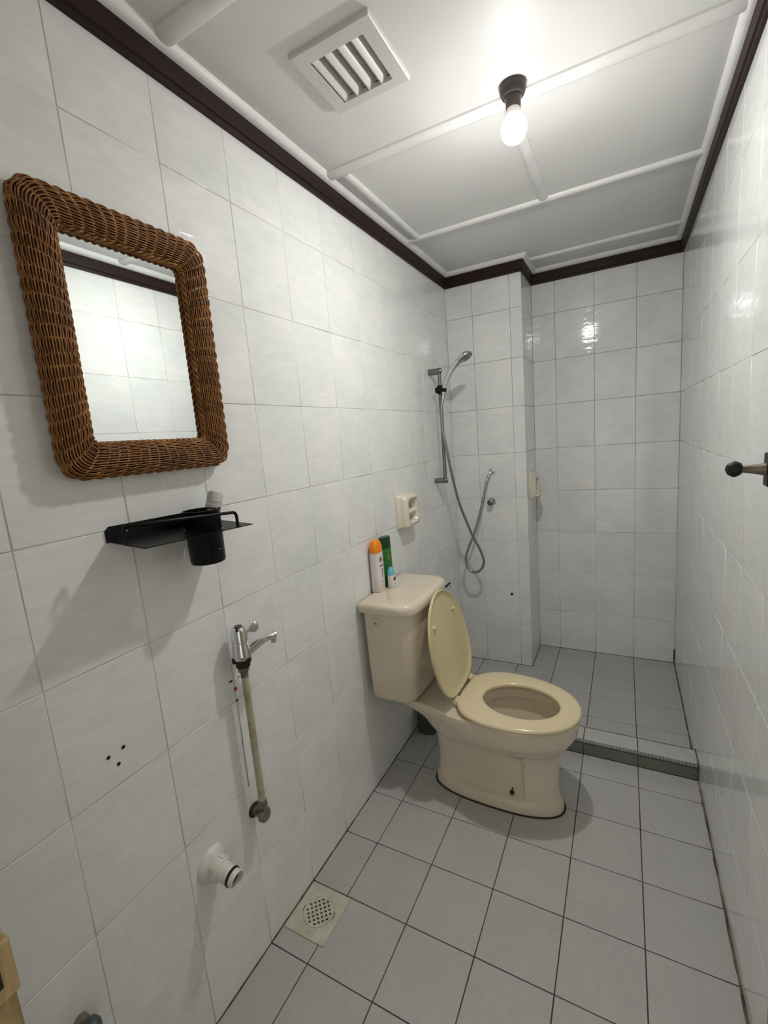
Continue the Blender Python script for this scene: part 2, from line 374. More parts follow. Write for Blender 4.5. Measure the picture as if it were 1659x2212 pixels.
# ------------------------------------------------------------------ grime and marks that belong to the room
def strip(name, pts, r, m, parent, seed=1):
    rn = random.Random(seed); P = []; R_ = []
    for i in range(len(pts) - 1):
        a, b = Vector(pts[i]), Vector(pts[i + 1]); n = max(2, int((b - a).length / .03))
        for k in range(n): P.append(a.lerp(b, k / n)); R_.append(r * rn.uniform(.6, 1.3))
    P.append(Vector(pts[-1])); R_.append(r)
    return MB().tube(P, R_, 6).build(name, m, parent, 60)
strip('floor_joint', [(.0005, YF, 0), (.0005, YP, 0)], .0026, M['mould'], fl, 3)
strip('floor_joint', [(RW, YF, .001), (RW, 1.864, .001)], .0055, M['sealant'], fl, 4)
strip('floor_joint', [(RW, 1.968, 0), (RW, YB, 0)], .0040, M['mould'], fl, 5)
strip('floor_joint', [(RW, 1.864, 0), (RW, 1.864, CH), (RW, 1.966, CH)], .0045, M['mould'], fl, 6)
strip('floor_joint', [(.002, 1.9665, CH - .001), (RW - .002, 1.9665, CH - .001)], .0015, M['mould'], fl, 12)
strip('floor_joint', [(0, YP, 0), (PE, YP, 0), (PE, YB, 0), (RW, YB, 0)], .0026, M['mould'], fl, 7)
strip('corner_stain', [(RW - .001, YB - .001, 0), (RW - .001, YB - .001, .085)], .0035, mat('dark_red_mould', (.06, .012, .01), .8), wb, 8)
def spot(name, c, n, r, m, parent, sq=1.0):
    q = Z.rotation_difference(Vector(n)); v = [tuple(Vector(c) + q @ Vector((r * math.cos(a), r * sq * math.sin(a), .0007))) for a in [2 * PI * i / 12 for i in range(12)]]
    return MB().add(v, [tuple(range(12))]).build(name, m, parent, 0)
def hole(c, n, r, parent, depth=.012):
    return MB().lathe([(r * 1.1, .0001), (r * 1.05, .0007), (r * .9, .0008), (r * .5, .0004), (r * .02, .0003)], c, n, 14).build('screw_hole', M['dark'], parent, 50)
for y, z in ((.426, .816), (.456, .818), (.442, .791)): hole((0.0005, y, z), X, .0034, wl)
hole((.307, YP - .0005, .434), -Y, .0075, wp)
spot('rust_spot', (0.0004, .747, .748 + .031), X, .0055, M['orange_stain'], wl); spot('stain', (0.0004, .747, .748), X, .0036, M['stain'], wl)
spot('stain', (0.0004, .736, .806), X, .0022, M['dark'], wl, 3.0); spot('stain', (0.0004, .762, .805), X, .0024, M['dark'], wl); spot('stain', (0.0004, .716, .780), X, .0012, M['dark'], wl)
strip('stain_streak', [(.0002, .7485, .742), (.0002, .7465, .60), (.0002, .7465, .50)], .0006, mat('faint_streak', (.30, .26, .21), .6), wl, 9)
# ------------------------------------------------------------------ doorway
dj = struct('door_1', (.455, YF / 2, 0))
MB().box((.425, .0, 0), (.484, .101, 2.04), .002).build('door_post', M['wood'], dj, 30)
k1 = MB(); k1.box((.480, .044, 1.012), (.4965, .1005, 1.056), .0015)
kp = k1.build('lock_keep', M['wood'], dj, 30)
MB().box((.4950, .036, 1.024), (.4970, .0915, 1.0500)).build('keep_recess', M['dark'], kp, 0)
d2 = struct('door_2', (1.10, .12, 0))
mt = Matrix.Translation((1.0775, .75, 0)) @ Matrix.Rotation(math.radians(2.2), 4, 'Z')
MB().box((0, -.63, .01), (.035, 0, 2.02), .002, mt).build('door_leaf', M['paint'], d2, 30)
# ------------------------------------------------------------------ hook on the open door
hk = thing('coat_hook', 'grey metal hook with a black rubber ball tip at the right edge', 'hook', (1.078, .70, 1.30))
MB().box((1.0375, .728, 1.279), (1.0435, .750, 1.322), .0015).build('plate', M['black_metal'], hk)
MB().tube([(1.080, .735, 1.300), (1.042, .74, 1.3005)], .009, 14).build('base', M['oldmetal'], hk)
MB().tube([(1.040, .742, 1.3008), (1.030, .745, 1.3008), (1.010, .75, 1.301)], [.0088, .0066, .0036], 14).build('arm', M['oldmetal'], hk)
MB().lathe([(.001, -.0100), (.0052, -.0090), (.0090, -.005), (.0108, 0), (.0090, .005), (.0052, .0090), (.001, .0100)], (1.0075, .752, 1.3012), (-.8, -.5, .1), 24).build('rubber_tip', M['black_rubber'], hk)
# dark fitting low on the left wall by the doorway
fx = thing('stop_valve', 'dark rounded metal fitting low on the left wall at the picture bottom', 'valve', (0, .295, .38))
MB().lathe([(.012, 0), (.012, .030), (.010, .034)], (0.0, .295, .375), X, 16).build('stub', M['oldmetal'], fx)
MB().lathe([(.016, -.03), (.0175, -.012), (.017, .004), (.013, .012), (.006, .016), (.001, .017)], (.034, .296, .378), Z, 20).build('cap', M['bin'], fx)
# ------------------------------------------------------------------ bulb and holder
BX, BY = .6235, 1.340
lh = thing('lamp_holder', 'dark brown bulb holder screwed to the ceiling', 'lamp holder', (BX, BY, HC))
MB().lathe([(.033, 0), (.0335, -.010), (.031, -.020), (.027, -.026), (.0215, -.027)], (BX, BY, HC), Z, 32).build('base', M['brown'], lh, 40)
MB().lathe([(.0215, -.026), (.0215, -.030), (.0195, -.036), (.0185, -.052), (.0175, -.054)], (BX, BY, HC), Z, 32).build('sleeve', M['brown'], lh, 40)
lb = thing('light_bulb', 'lit white bulb hanging from the brown ceiling holder', 'bulb', (BX, BY, 2.10))
MB().lathe([(.0160, 2.186), (.0165, 2.176), (.0185, 2.168)], (BX, BY, 0), Z, 28).build('collar', M['collar'], lb, 40)
gl = MB(); gp = [(.0185, 2.168)] + [(.033 * math.cos(a), 2.138 + .034 * math.sin(a)) for a in [math.radians(x) for x in (50, 35, 20, 5, -10, -25, -40, -55, -70, -82)]] + [(.0005, 2.104)]
gl.lathe(gp, (BX, BY, 0), Z, 24, False).build('globe', M['glow'], lb, 80)
# ------------------------------------------------------------------ ceiling vent
vt = thing('ceiling_vent', 'square white louvred vent on the ceiling', 'vent', (.315, 1.058, HC))
VX0, VX1, VY0, VY1, VZ = .213, .417, .955, 1.162, 2.227
fr = MB()
def sqring(x0, x1, y0, y1, z): return [(x0, y0, z), (x1, y0, z), (x1, y1, z), (x0, y1, z)]
fr.loft([sqring(VX0, VX1, VY0, VY1, HC), sqring(VX0, VX1, VY0, VY1, VZ + .002), sqring(VX0 + .002, VX1 - .002, VY0 + .002, VY1 - .002, VZ), sqring(IX0, IX1, IY0, IY1, VZ), sqring(IX0, IX1, IY0, IY1, HC + .002)], False, False)
fr.build('frame', M['vent'], vt, 30)
for i in range(4):
    x = IX0 + .004 + i * .0345
    # curved blade leaning over, lit side towards the bulb
    pr = [(x, VZ + .001), (x + .003, VZ + .0005), (x + .010, VZ + .005), (x + .017, VZ + .013), (x + .022, VZ + .024), (x + .0195, VZ + .0245), (x + .0145, VZ + .015), (x + .007, VZ + .007)]
    MB().loft([[(a, IY0, z) for a, z in pr], [(a, IY1, z) for a, z in pr]]).build('slat', M['vent'], vt, 40)
# ------------------------------------------------------------------ wicker mirror
mr = thing('wall_mirror', 'rectangular mirror in a brown woven wicker frame on the left wall', 'mirror', (0, .617, 1.595))
MYC, MZC, MHY, MHZ = .6155, 1.596, .1575, .2155     # centre line half sizes
AX, AY = .0205, .0290      # section half depth (out of the wall) and half width (in plane)
def loop(w, step=.0050, nc=9):
    """rounded rectangle offset by w in the wall plane: list of (y, z), equal counts for every w"""
    hy, hz = MHY + w, MHZ + w; r = .013 + .44 * (w + AY); out = []
    for (sy, sz_), a0 in (((1, 1), 0), ((-1, 1), 90), ((-1, -1), 180), ((1, -1), 270)):
        cy_, cz_ = MYC + sy * (hy - r), MZC + sz_ * (hz - r)
        for k in range(nc + 1):
            a = math.radians(a0 + 90 * k / nc); out.append((cy_ + r * math.cos(a), cz_ + r * math.sin(a)))
        # straight run to the next corner
        L0 = (2 * MHY if a0 in (0, 180) else 2 * MHZ) - .05; n = int(L0 / step)
        nsy, nsz = {0: (-1, 1), 90: (-1, -1), 180: (1, -1), 270: (1, 1)}[a0]
        a = math.radians(a0 + 90); e0 = out[-1]; e1 = (MYC + nsy * (hy - r) + r * math.cos(a), MZC + nsz * (hz - r) + r * math.sin(a))
        for k in range(1, n): out.append((e0[0] + (e1[0] - e0[0]) * k / n, e0[1] + (e1[1] - e0[1]) * k / n))
    return out
base = loop(0); nL = len(base); ss = [0.0]
for i in range(1, nL): ss.append(ss[-1] + math.hypot(base[i][0] - base[i - 1][0], base[i][1] - base[i - 1][1]))
tot = ss[-1] + math.hypot(base[0][0] - base[-1][0], base[0][1] - base[-1][1])
nb = int(round(tot / .0215)); pitch = tot / nb
_lc = {}
def on_frame(i, ang, extra):
    w = round((AY + extra) * math.cos(ang), 5)
    if w not in _lc: _lc[w] = loop(w)
    y, z = _lc[w][i % nL]
    return (.0215 + (AX + extra) * math.sin(ang), y, z)
core = MB(); rings = [[on_frame(i, 2 * PI * k / 14, -.0030) for k in range(14)] for i in range(0, nL, 2)]; rings.append(rings[0])
core.loft(rings, False, False).build('frame_core', M['wicker_dark'], mr, 60)
wv = MB(); NS = 31
for k in range(NS):
    ang = math.radians(-40 + 262 * k / (NS - 1)); pts = []
    for i in range(nL):
        u = (ss[i] / pitch) % 1.0; band = int(ss[i] / pitch)
        swell = .0034 * (4 * u * (1 - u)) ** .7
        pts.append(on_frame(i, ang, round(-.0010 + swell + .0009 * (1 if (band + k) % 2 else -1) * math.sin(PI * u), 4)))
    wv.tube(pts, .00128, 5, closed=True)
wv.build('wicker_weave', M['wicker'], mr, 80, 'stuff')
hp = MB()
for j in range(nb):
    i = min(range(nL), key=lambda a: abs(ss[a] - j * pitch))
    hp.tube([on_frame(i + (1 if k % 2 else 0), math.radians(-35 + 252 * k / 30), .0002 + (.0006 if k % 2 else 0)) for k in range(31)], .0014, 5)
hp.build('wicker_ribs', M['wicker_light'], mr, 80, 'stuff')
for ph0 in (0, PI * 2 / 3, PI * 4 / 3):
    br = MB(); pts = []
    for i in range(nL):
        a = ss[i] * 2 * PI * 30 / tot + ph0; w = round(-.0300 + .0036 * math.cos(a), 5); y, z = loop(w)[i]
        pts.append((.0235 + .0050 * math.sin(a), y, z))
    br.tube(pts, .0027, 6, closed=True).build('braided_edging', M['wicker'], mr, 80)
MB().box((.0135, MYC - MHY + .022, MZC - MHZ + .022), (.0165, MYC + MHY - .022, MZC + MHZ - .022)).build('mirror_glass', M['mirror'], mr, 0)
# ------------------------------------------------------------------ black shelf with rail and cup
sh = thing('wall_shelf', 'small black metal shelf with a front rail below the mirror', 'shelf', (0, .625, 1.22))
def sz(x, y): return 1.2265 - .075 * x - .038 * (y - .495)
sp = MB()
SY0, SY1, SX1 = .495, .765, .115; CXc, CYc, CRc = .062, .672, .0405
def cornerpoly(z0):
    c = .008; P = [(0.001, SY0), (SX1 - c, SY0), (SX1, SY0 + c), (SX1, SY1 - c), (SX1 - c, SY1), (0.001, SY1)]
    return [(x, y, sz(x, y) + z0) for x, y in P]
outer = []; n = 40
for i in range(n):
    a = 2 * PI * i / n; dx, dy = math.cos(a), math.sin(a); ts = []
    if dx > 1e-6: ts.append((SX1 - CXc) / dx)
    if dx < -1e-6: ts.append((.001 - CXc) / dx)
    if dy > 1e-6: ts.append((SY1 - CYc) / dy)
    if dy < -1e-6: ts.append((SY0 - CYc) / dy)
    t = min(ts); outer.append((CXc + dx * t, CYc + dy * t))
# snap nearest samples to the corners
for cx_, cy_ in ((SX1, SY1), (.001, SY1), (.001, SY0), (SX1, SY0)):
    i = min(range(n), key=lambda k: (outer[k][0] - cx_) ** 2 + (outer[k][1] - cy_) ** 2); outer[i] = (cx_, cy_)
inner = [(CXc + CRc * math.cos(2 * PI * i / n), CYc + CRc * math.sin(2 * PI * i / n)) for i in range(n)]
R3 = lambda P, z0: [(x, y, sz(x, y) + z0) for x, y in P]
rings = [R3(inner, 0), R3(outer, 0), R3(outer, .002), R3(inner, .002), R3(inner, 0)]
sp.loft(rings, False, False)
sp.build('plate', M['black_metal'], sh, 30)
bpn = MB(); Pb = []
for y, z in ((SY0, 1.224), (SY1, 1.216), (SY1, 1.240), (SY1 - .008, 1.250), (SY0 + .008, 1.255), (SY0, 1.247)): Pb.append((y, z))
bpn.loft([[(.0005, y, z) for y, z in Pb], [(.0025, y, z) for y, z in Pb]]).build('back_plate', M['black_metal'], sh, 30)
ry0, ry1, rx0, rx_ = .497, .733, .060, .101
zt = lambda y: 1.2245 - .038 * (y - .495) + .0345
pf = (rx0, ry0, sz(rx0, ry0))
rp = [pf, (rx0, ry0, zt(ry0) - .014)] + arc((rx0, ry0, zt(ry0) - .012), (rx0, ry0, zt(ry0)), (rx0 + .010, ry0 + .006, zt(ry0)), 6) + arc((rx0 + .022, ry0 + .014, zt(ry0)), (rx_ - .004, ry0 + .035, zt(ry0) - .001), (rx_, ry0 + .09, zt(ry0) - .004), 8) + arc((rx_, ry1 - .014, zt(ry1) - .006), (rx_, ry1, zt(ry1) - .006), (rx_, ry1, zt(ry1) - .020), 6) + [(rx_, ry1, sz(rx_, ry1))]
MB().tube(rp, .0036, 10).build('rail', M['black_metal'], sh, 60)
spot('screw', (.0027, .535, 1.241), X, .003, M['chrome'], sh)
cu = thing('black_cup', 'black cup hanging in the round hole of the wall shelf', 'cup', (CXc, CYc, 1.14))
MB().lathe([(.0335, 1.1415), (.0355, 1.1425), (.0370, 1.147), (.0385, 1.254), (.0400, 1.256), (.0400, 1.259), (.0370, 1.259), (.0350, 1.15), (.001, 1.149)], (CXc, CYc, 0), Z, 40, False).add([(CXc + .0335 * math.cos(2 * PI * i / 40), CYc + .0335 * math.sin(2 * PI * i / 40), 1.1415) for i in range(40)], [tuple(range(39, -1, -1))]).build('cup_body', M['black_metal'], cu, 40)
MB().lathe([(.0015, 0), (.001, .0008)], (CXc + .0372, CYc + .004, 1.172), X, 8).build('chrome_dot', M['chrome'], cu, 0)  # tiny chrome dot set on the cup wall
tb = thing('toothpaste_tube', 'clear tube with ribbed white cap sticking out of the black cup', 'tube', (.062, .70, 1.16))
ax = Vector((0.0, .42, 1)).normalized(); b0 = Vector((.060, .668, 1.166))
MB().lathe([(.010, 0), (.0125, .03), (.0125, .085), (.0115, .094)], b0, ax, 20).build('body', mat('clear_grey_plastic', (.45, .47, .46), .15, trans=.35), tb, 40)
MB().lathe([(.0155, .096), (.0170, .098), (.0175, .1035), (.0165, .104), (.0170, .112), (.0175, .113), (.0167, .114), (.0170, .124), (.0160, .133), (.014, .135)], b0, ax, 28).build('cap', mat('cap_offwhite', (.55, .53, .50), .4), tb, 25)
MB().lathe([(.0050, 0), (.0050, .008)], b0 + ax * .086 + Vector((.010, -.010, 0)), ax, 12).build('clip', M['black_rubber'], tb, 40)
# ------------------------------------------------------------------ basin tap with its riser pipe
tp = thing('basin_tap', 'chrome basin tap standing on a vertical pipe on the left wall', 'tap', (.035, .752, .86))
TX, TY = .035, .752
MB().lathe([(.0215, .868), (.0225, .871), (.0215, .880), (.0195, .903), (.0185, .912), (.0200, .914), (.0198, .934), (.0180, .944), (.0125, .950), (.001, .951)], (TX, TY, 0), Z, 28).build('tap_body', M['chrome'], tp, 30)
MB().lathe([(.010, 0), (.0095, .002), (.001, .0022)], (TX, TY, .9505), Z, 20).build('cap', M['brown'], tp, 30)
sd = Vector((.42, .91, 0)).normalized()
b = Vector((TX, TY, .879)); pts = [b, b + sd * .018 + Z * .003, b + sd * .04 + Z * .012, b + sd * .062 + Z * .0185, b + sd * .078 + Z * .0195, b + sd * .088 + Z * .0185]
MB().tube(crom(pts, 5), [.0150 - .0058 * min(1, i / 16) for i in range(26)], 14).build('spout', M['chrome'], tp, 50); spo = bpy.data.objects['spout']
e_ = b + sd * .088 + Z * .0185
MB().tube([e_ - sd * .003 + Z * .002, e_ + Z * .001 + sd * .004], [.010, .0102], 16).build('spout_end', M['chrome'], spo, 40)
MB().tube([e_ - sd * .002 - Z * .004, e_ - sd * .002 - Z * .016], .0075, 16).build('aerator', M['chrome'], spo, 40)
hd = Vector((.30, .95, 0)).normalized(); h0 = Vector((TX, TY, .930))
hv = MB(); cs = [(.012, .0048, .0045), (.022, .0052, .0042), (.030, .0068, .0044), (.038, .0118, .0046), (.0445, .0135, .0044), (.050, .0115, .0036), (.0525, .006, .003)]
rings = []
for d, w, t in cs:
    c = h0 + hd * d + Z * (.10 * d); rings.append([tuple(c + Z * (w * math.cos(2 * PI * k / 12)) + hd.cross(Z) * (t * math.sin(2 * PI * k / 12))) for k in range(12)])
hv.loft(rings).build('tap_handle', mat('satin_chrome', (.55, .56, .56), .28, 1.0), tp, 40)
pw = MB(); c = Vector((TX, TY, .862)); rr = []
for z in (0, .008):
    rr.append([tuple(c + Z * z + Vector((math.cos(a) * r, math.sin(a) * r, 0))) for a, r in [(2 * PI * k / 32, .0215 + .0042 * (1 if math.cos(a2 * 3) > .4 else 0)) for k, a2 in [(kk, 2 * PI * kk / 32) for kk in range(32)]]])
pw.loft(rr).build('back_nut', M['black_rubber'], tp, 40)
MB().lathe([(.017, .846), (.018, .850), (.018, .862)], (TX, TY, 0), Z, 20).build('washer', M['black_rubber'], tp, 40)
MB().lathe([(.0125, .832), (.0145, .835), (.0145, .846), (.0135, .848)], (TX, TY, 0), Z, 6).build('coupling_nut', M['oldmetal'], tp, 20)
rs = thing('riser_pipe', 'yellowed vertical water pipe between tap and brass wall elbow', 'pipe', (TX, TY, .44))
MB().tube([(TX, TY, .818), (TX, TY, .833)], .0095, 16).build('pipe_end', M['oldmetal'], rs, 40)
MB().tube([(TX, TY, .462), (TX, TY, .64), (TX, TY, .820)], .0088, 18).build('pipe', M['pipe'], rs, 40)
MB().lathe([(.011, .440), (.0125, .444), (.0125, .458), (.0105, .466)], (TX, TY, 0), Z, 18).build('collar', M['oldmetal'], rs, 40)
MB().tube([(0.001, TY, .424), (TX - .012, TY, .424), (TX - .003, TY, .426), (TX, TY, .432), (TX, TY, .446)], [.0125, .0125, .013, .012, .0115], 18).build('elbow', M['oldmetal'], rs, 50); elo = bpy.data.objects['elbow']
MB().lathe([(.0165, 0), (.0190, .003), (.0190, .012), (.0165, .015), (.001, .0155)], (TX - .006, TY, .422), X, 20).build('elbow_cap', mat('grey_cap', (.20, .185, .165), .35, .4), elo, 30)
MB().lathe([(.020, 0), (.019, .003), (.012, .005)], (0.0002, TY, .424), X, 20).build('wall_flange', M['dirty'], rs, 30)
# ------------------------------------------------------------------ PVC waste pipe
pv = thing('waste_pipe', 'white plastic waste pipe with dome flange sticking out of the left wall', 'pipe', (0, .604, .405))
pa = Vector((1, .03, -.16)).normalized(); pc = Vector((0.0, .604, .402))
MB().lathe([(.0425, 0), (.0420, .004), (.038, .010), (.031, .015), (.022, .018)], pc, X, 36).build('flange', M['pvc'], pv, 60)
MB().lathe([(.0255, .010), (.0275, .015), (.0275, .034), (.0255, .036)], pc, pa, 28).build('union_nut', M['pvc'], pv, 30)
for k in range(6):
    a = 2 * PI * k / 6 + .3; q = Z.rotation_difference(pa)
    MB().box((-.003, -.0018, .017), (.003, .0022, .031), 0, Matrix.Translation(pc) @ q.to_matrix().to_4x4() @ Matrix.Rotation(a, 4, 'Z') @ Matrix.Translation((0, .0275, 0))).build('lug', M['pvc'], pv, 0)
MB().lathe([(.0228, .030), (.0215, .062), (.0205, .0635)], pc, pa, 28).build('pipe', M['pvc'], pv, 40)
MB().lathe([(.0205, .0620), (.0222, .0630), (.0222, .0680), (.0205, .0690)], pc, pa, 28).build('rubber_ring', M['black_rubber'], pv, 50)
MB().lathe([(.0202, .068), (.0196, .082), (.0180, .082), (.0176, .060), (.001, .060)], pc, pa, 28, False).build('pipe_mouth', M['pvc'], pv, 40)
MB().lathe([(.0174, .0605), (.001, .0607)], pc, pa, 24, False).build('pipe_bore', M['pvc_in'], pv, 0)
# ------------------------------------------------------------------ floor drain
dr = thing('floor_drain', 'square cream floor drain cover with a round perforated grate', 'drain', (.0755, .8675, 0))
DX0, DX1, DY0, DY1 = .006, .1445, .795, .9405; DCX, DCY, GR = .077, .869, .0455
pl = MB(); ns = 48; out_, inn = [], []
for i in range(ns):
    a = 2 * PI * i / ns; dx, dy = math.cos(a), math.sin(a); ts = [((DX1 if dx > 0 else DX0) - DCX) / dx if abs(dx) > 1e-6 else 9, ((DY1 if dy > 0 else DY0) - DCY) / dy if abs(dy) > 1e-6 else 9]
    t = min(ts); out_.append((DCX + dx * t, DCY + dy * t)); inn.append((DCX + dx * (GR + .0008), DCY + dy * (GR + .0008)))
for c in ((DX0, DY0), (DX1, DY0), (DX1, DY1), (DX0, DY1)):
    i = min(range(ns), key=lambda k: (out_[k][0] - c[0]) ** 2 + (out_[k][1] - c[1]) ** 2); out_[i] = c
z3 = lambda P, z: [(x, y, z) for x, y in P]
sc = lambda P, s_: [(DCX + (x - DCX) * s_, DCY + (y - DCY) * s_) for x, y in P]
pl.loft([z3(out_, .0006), z3(out_, .0030), z3(sc(out_, .985), .0038), z3(inn, .0038), z3(inn, .0006)], False, False)
pl.build('drain_plate', M['drain'], dr, 30)
gt = MB(); pt = .0123; h = pt / 4; ca = math.cos(PI / 4)
def cell(i, j):
    x, y = i * pt / 2, j * pt / 2; return (DCX + (x - y) * ca, DCY + (x + y) * ca)
solid = []
K = 9
for i in range(-K, K + 1):
    for j in range(-K, K + 1):
        cx_, cy_ = cell(i, j); rr_ = math.hypot(cx_ - DCX, cy_ - DCY)
        hole_ = (i % 2 != 0 and j % 2 != 0 and rr_ < .0405)
        if rr_ > GR + .004: continue
        if hole_: continue
        P = [cell(i - .5, j - .5), cell(i + .5, j - .5), cell(i + .5, j + .5), cell(i - .5, j + .5)]
        Q = []
        for x, y in P:
            d = math.hypot(x - DCX, y - DCY)
            if d > GR: x, y = DCX + (x - DCX) * GR / d, DCY + (y - DCY) * GR / d
            Q.append((x, y))
        gt.loft([[(x, y, .0012) for x, y in Q], [(x, y, .0042) for x, y in Q]])
gt.build('grate', M['drain'], dr, 0)
MB().lathe([(GR, 0.0007), (.001, .0008)], (DCX, DCY, 0), Z, 32, False).build('drain_hole', M['dark'], dr, 0)
for a0 in (.15, 3.3):
    MB().tube([(DCX + (GR + .004) * math.cos(a0 + t), DCY + (GR + .004) * math.sin(a0 + t), .0040) for t in [-.15, -.05, .1, .2]], .0009, 6).build('finger_notch', M['dirty'], dr, 60)
# ------------------------------------------------------------------ toilet
to = thing('toilet', 'beige ceramic toilet with yellowed open seat against the left wall', 'toilet', (.30, 1.535, 0))
TC = 1.538
def egg(xb, xf, xc, w, wb, z, n=56, p=2.15):
    """plan outline: blunt back at xb (half width wb), widest (w) at xc, round front at xf"""
    P = []
    nf = n // 4
    for i in range(nf):                      # front quarter, +y side from tip to widest
        t = i / nf * PI / 2; P.append((xc + (xf - xc) * math.cos(t) ** (2 / p) if math.cos(t) > 0 else xc, w * math.sin(t) ** (2 / p)))
    ng = n // 2 - nf
    for i in range(ng + 1):                  # side running to the back
        t = i / ng; s_ = t
        if s_ < .8:
            u = s_ / .8; x = xc + (xb + .015 - xc) * u; y = w + (wb - w) * (u * u * (3 - 2 * u))
        else:
            u = (s_ - .8) / .2; x = xb + .015 - .015 * math.sin(u * PI / 2); y = wb * (1 - .0) * math.cos(u * PI / 2) ** .35 if u < 1 else 0
        P.append((x, y))
    full_ = P + [(x, -y) for x, y in P[-2:0:-1]]
    return [(x, TC + y, z) for x, y in full_]
NB_ = 128
def oval(xb, xf, xc, w, z, pf=2.2, pb=2.4, n=NB_, k=1.0):
    P = []
    for i in range(n):
        t = 2 * PI * i / n; c, s_ = math.cos(t), math.sin(t); p_ = pf if c >= 0 else pb; a = (xf - xc) if c >= 0 else (xc - xb)
        x = xc + math.copysign(a * abs(c) ** (2 / p_), c); u = min(1, max(0, (xc - x) / (xc - xb) / .8)); tp_ = 1 + (k - 1) * u * u * (3 - 2 * u)
        P.append((x, TC + tp_ * math.copysign(w * abs(s_) ** (2 / p_), s_), z))
    return P
bw = MB(); rings = []
low = [  # z, xb, xf, xc, w
    (0.000, .206, .690, .47, .090), (.010, .205, .692, .47, .092), (.034, .207, .688, .47, .091), (.046, .211, .684, .47, .087), (.056, .214, .680, .47, .084), (.062, .216, .679, .47, .084),
    (.100, .219, .675, .47, .083), (.160, .219, .677, .47, .085), (.205, .215, .684, .47, .090), (.232, .210, .691, .47, .099), (.246, .206, .697, .47, .108), (.254, .203, .702, .47, .118), (.262, .200, .706, .47, .130)]
for z, xb, xf, xc, w in low:
    r = oval(xb, xf, xc, w, z, 2.3, 2.6)
    if .045 < z < .255:      # recessed panel on both flanks, between foot and bowl
        zf = max(0, min(1, (z - .045) / .012)) * max(0, min(1, (.255 - z) / .012)); r2 = []
        for x, y, zz in r:
            u = min(1, max(0, (x - .235) / .05)) * min(1, max(0, (.566 - x) / .008))
            r2.append((x, TC + (y - TC) * (1 - .24 * u * zf), zz))
        r = r2
    rings.append(r)
up = [  # z, xb, xf, xc, w, taper, squareness of the back
    (.272, .192, .712, .47, .141, .92, 2.8), (.300, .170, .730, .47, .158, .80, 3.0), (.325, .130, .742, .47, .168, .72, 3.4), (.345, .072, .7445, .47, .172, .68, 4.0),
    (.366, .032, .746, .47, .174, .67, 5.0), (.377, .031, .744, .47, .172, .67, 5.0), (.382, .036, .739, .47, .167, .66, 5.0)]
for z, xb, xf, xc, w, k_, pb_ in up: rings.append(oval(xb, xf, xc, w, z, 2.15, pb_, NB_, k_))
rim_in = [(.382, .405, .700, .545, .115), (.376, .410, .695, .545, .110), (.345, .410, .695, .545, .110), (.335, .400, .702, .54, .118), (.29, .407, .692, .54, .111), (.23, .42, .650, .53, .085), (.185, .44, .60, .52, .055), (.165, .46, .565, .51, .03)]
for z, xb, xf, xc, w in rim_in: rings.append(oval(xb, xf, xc, w, z, 2.0, 2.0))
bw.loft(rings, True, True); bw.build('bowl', M['vitreous'], to, 35)
MB().add(oval(.423, .643, .53, .081, .222, 2, 2, 56), [tuple(range(56))]).build('water', M['water'], to, 0)
# dirty sealant bead around the foot
MB().tube([(x, y, .001) for x, y, z in oval(.201, .694, .47, .0935, 0, 2.3, 2.6)] , .003, 6, closed=True).build('floor_seal', M['dirty'], to, 60)
MB().lathe([(.0085, 0), (.0075, .006), (.004, .010), (.001, .011)], (.520, TC - .066, .066), (0, -1, .1), 14).build('floor_bolt', M['stain'], to, 50)
MB().tube([(.521, TC - .070, .072), (.522, TC - .0685, .087)], .0022, 8).build('bolt_tip', M['stain'], to, 50)
for x, z, r in ((.33, .055, .003), (.655, .272, .0022), (.60, .045, .0028)):
    pass
# tank
def rr(x0, x1, y0, y1, r, z, n=6, bulge=0.0):
    P = []
    for (cx_, cy_), a0 in (((x1 - r, y1 - r), 0), ((x0 + .012, y1 - .012), 90), ((x0 + .012, y0 + .012), 180), ((x1 - r, y0 + r), 270)):
        q = r if a0 in (0, 270) else .012
        for k in range(n + 1):
            a = math.radians(a0 + 90 * k / n); P.append((cx_ + q * math.cos(a), cy_ + q * math.sin(a), z))
    # extra points along the long front so that it can bow outwards
    if bulge:
        m_ = 8; ya, yb_ = y0 + r, y1 - r
        for k in range(1, m_): P.append((x1, ya + (yb_ - ya) * k / m_, z))
        P = [(x + bulge * (1 - ((y - (y0 + y1) / 2) / ((y1 - y0) / 2)) ** 2) if x > (x0 + x1) / 2 else x, y, z_) for x, y, z_ in P]
    return P
tk = MB(); TY0, TY1 = TC - .182, TC + .182
tk.loft([rr(.045, .165, TY0 + .035, TY1 - .035, .030, .392, bulge=.012), rr(.032, .182, TY0 + .018, TY1 - .018, .038, .398, bulge=.012), rr(.026, .192, TY0 + .010, TY1 - .010, .042, .415, bulge=.012),
         rr(.022, .198, TY0 + .004, TY1 - .004, .045, .55, bulge=.012), rr(.020, .204, TY0, TY1, .046, .758, bulge=.012)])
tko = tk.build('tank', M['vitreous'], to, 50)
ld = MB(); o_ = .014
ld.loft([rr(.010, .212, TY0 - .006, TY1 + .006, .050, .752, bulge=.014), rr(.006, .218, TY0 - o_, TY1 + o_, .055, .755, bulge=.014), rr(.005, .220, TY0 - o_ - .002, TY1 + o_ + .002, .056, .772, bulge=.014),
         rr(.007, .216, TY0 - o_, TY1 + o_, .054, .784, bulge=.014), rr(.011, .209, TY0 - o_ + .006, TY1 + o_ - .006, .050, .7895, bulge=.014), rr(.020, .195, TY0 + .01, TY1 - .01, .045, .7915, bulge=.012)])
ld.build('tank_lid', M['vitreous'], to, 50)
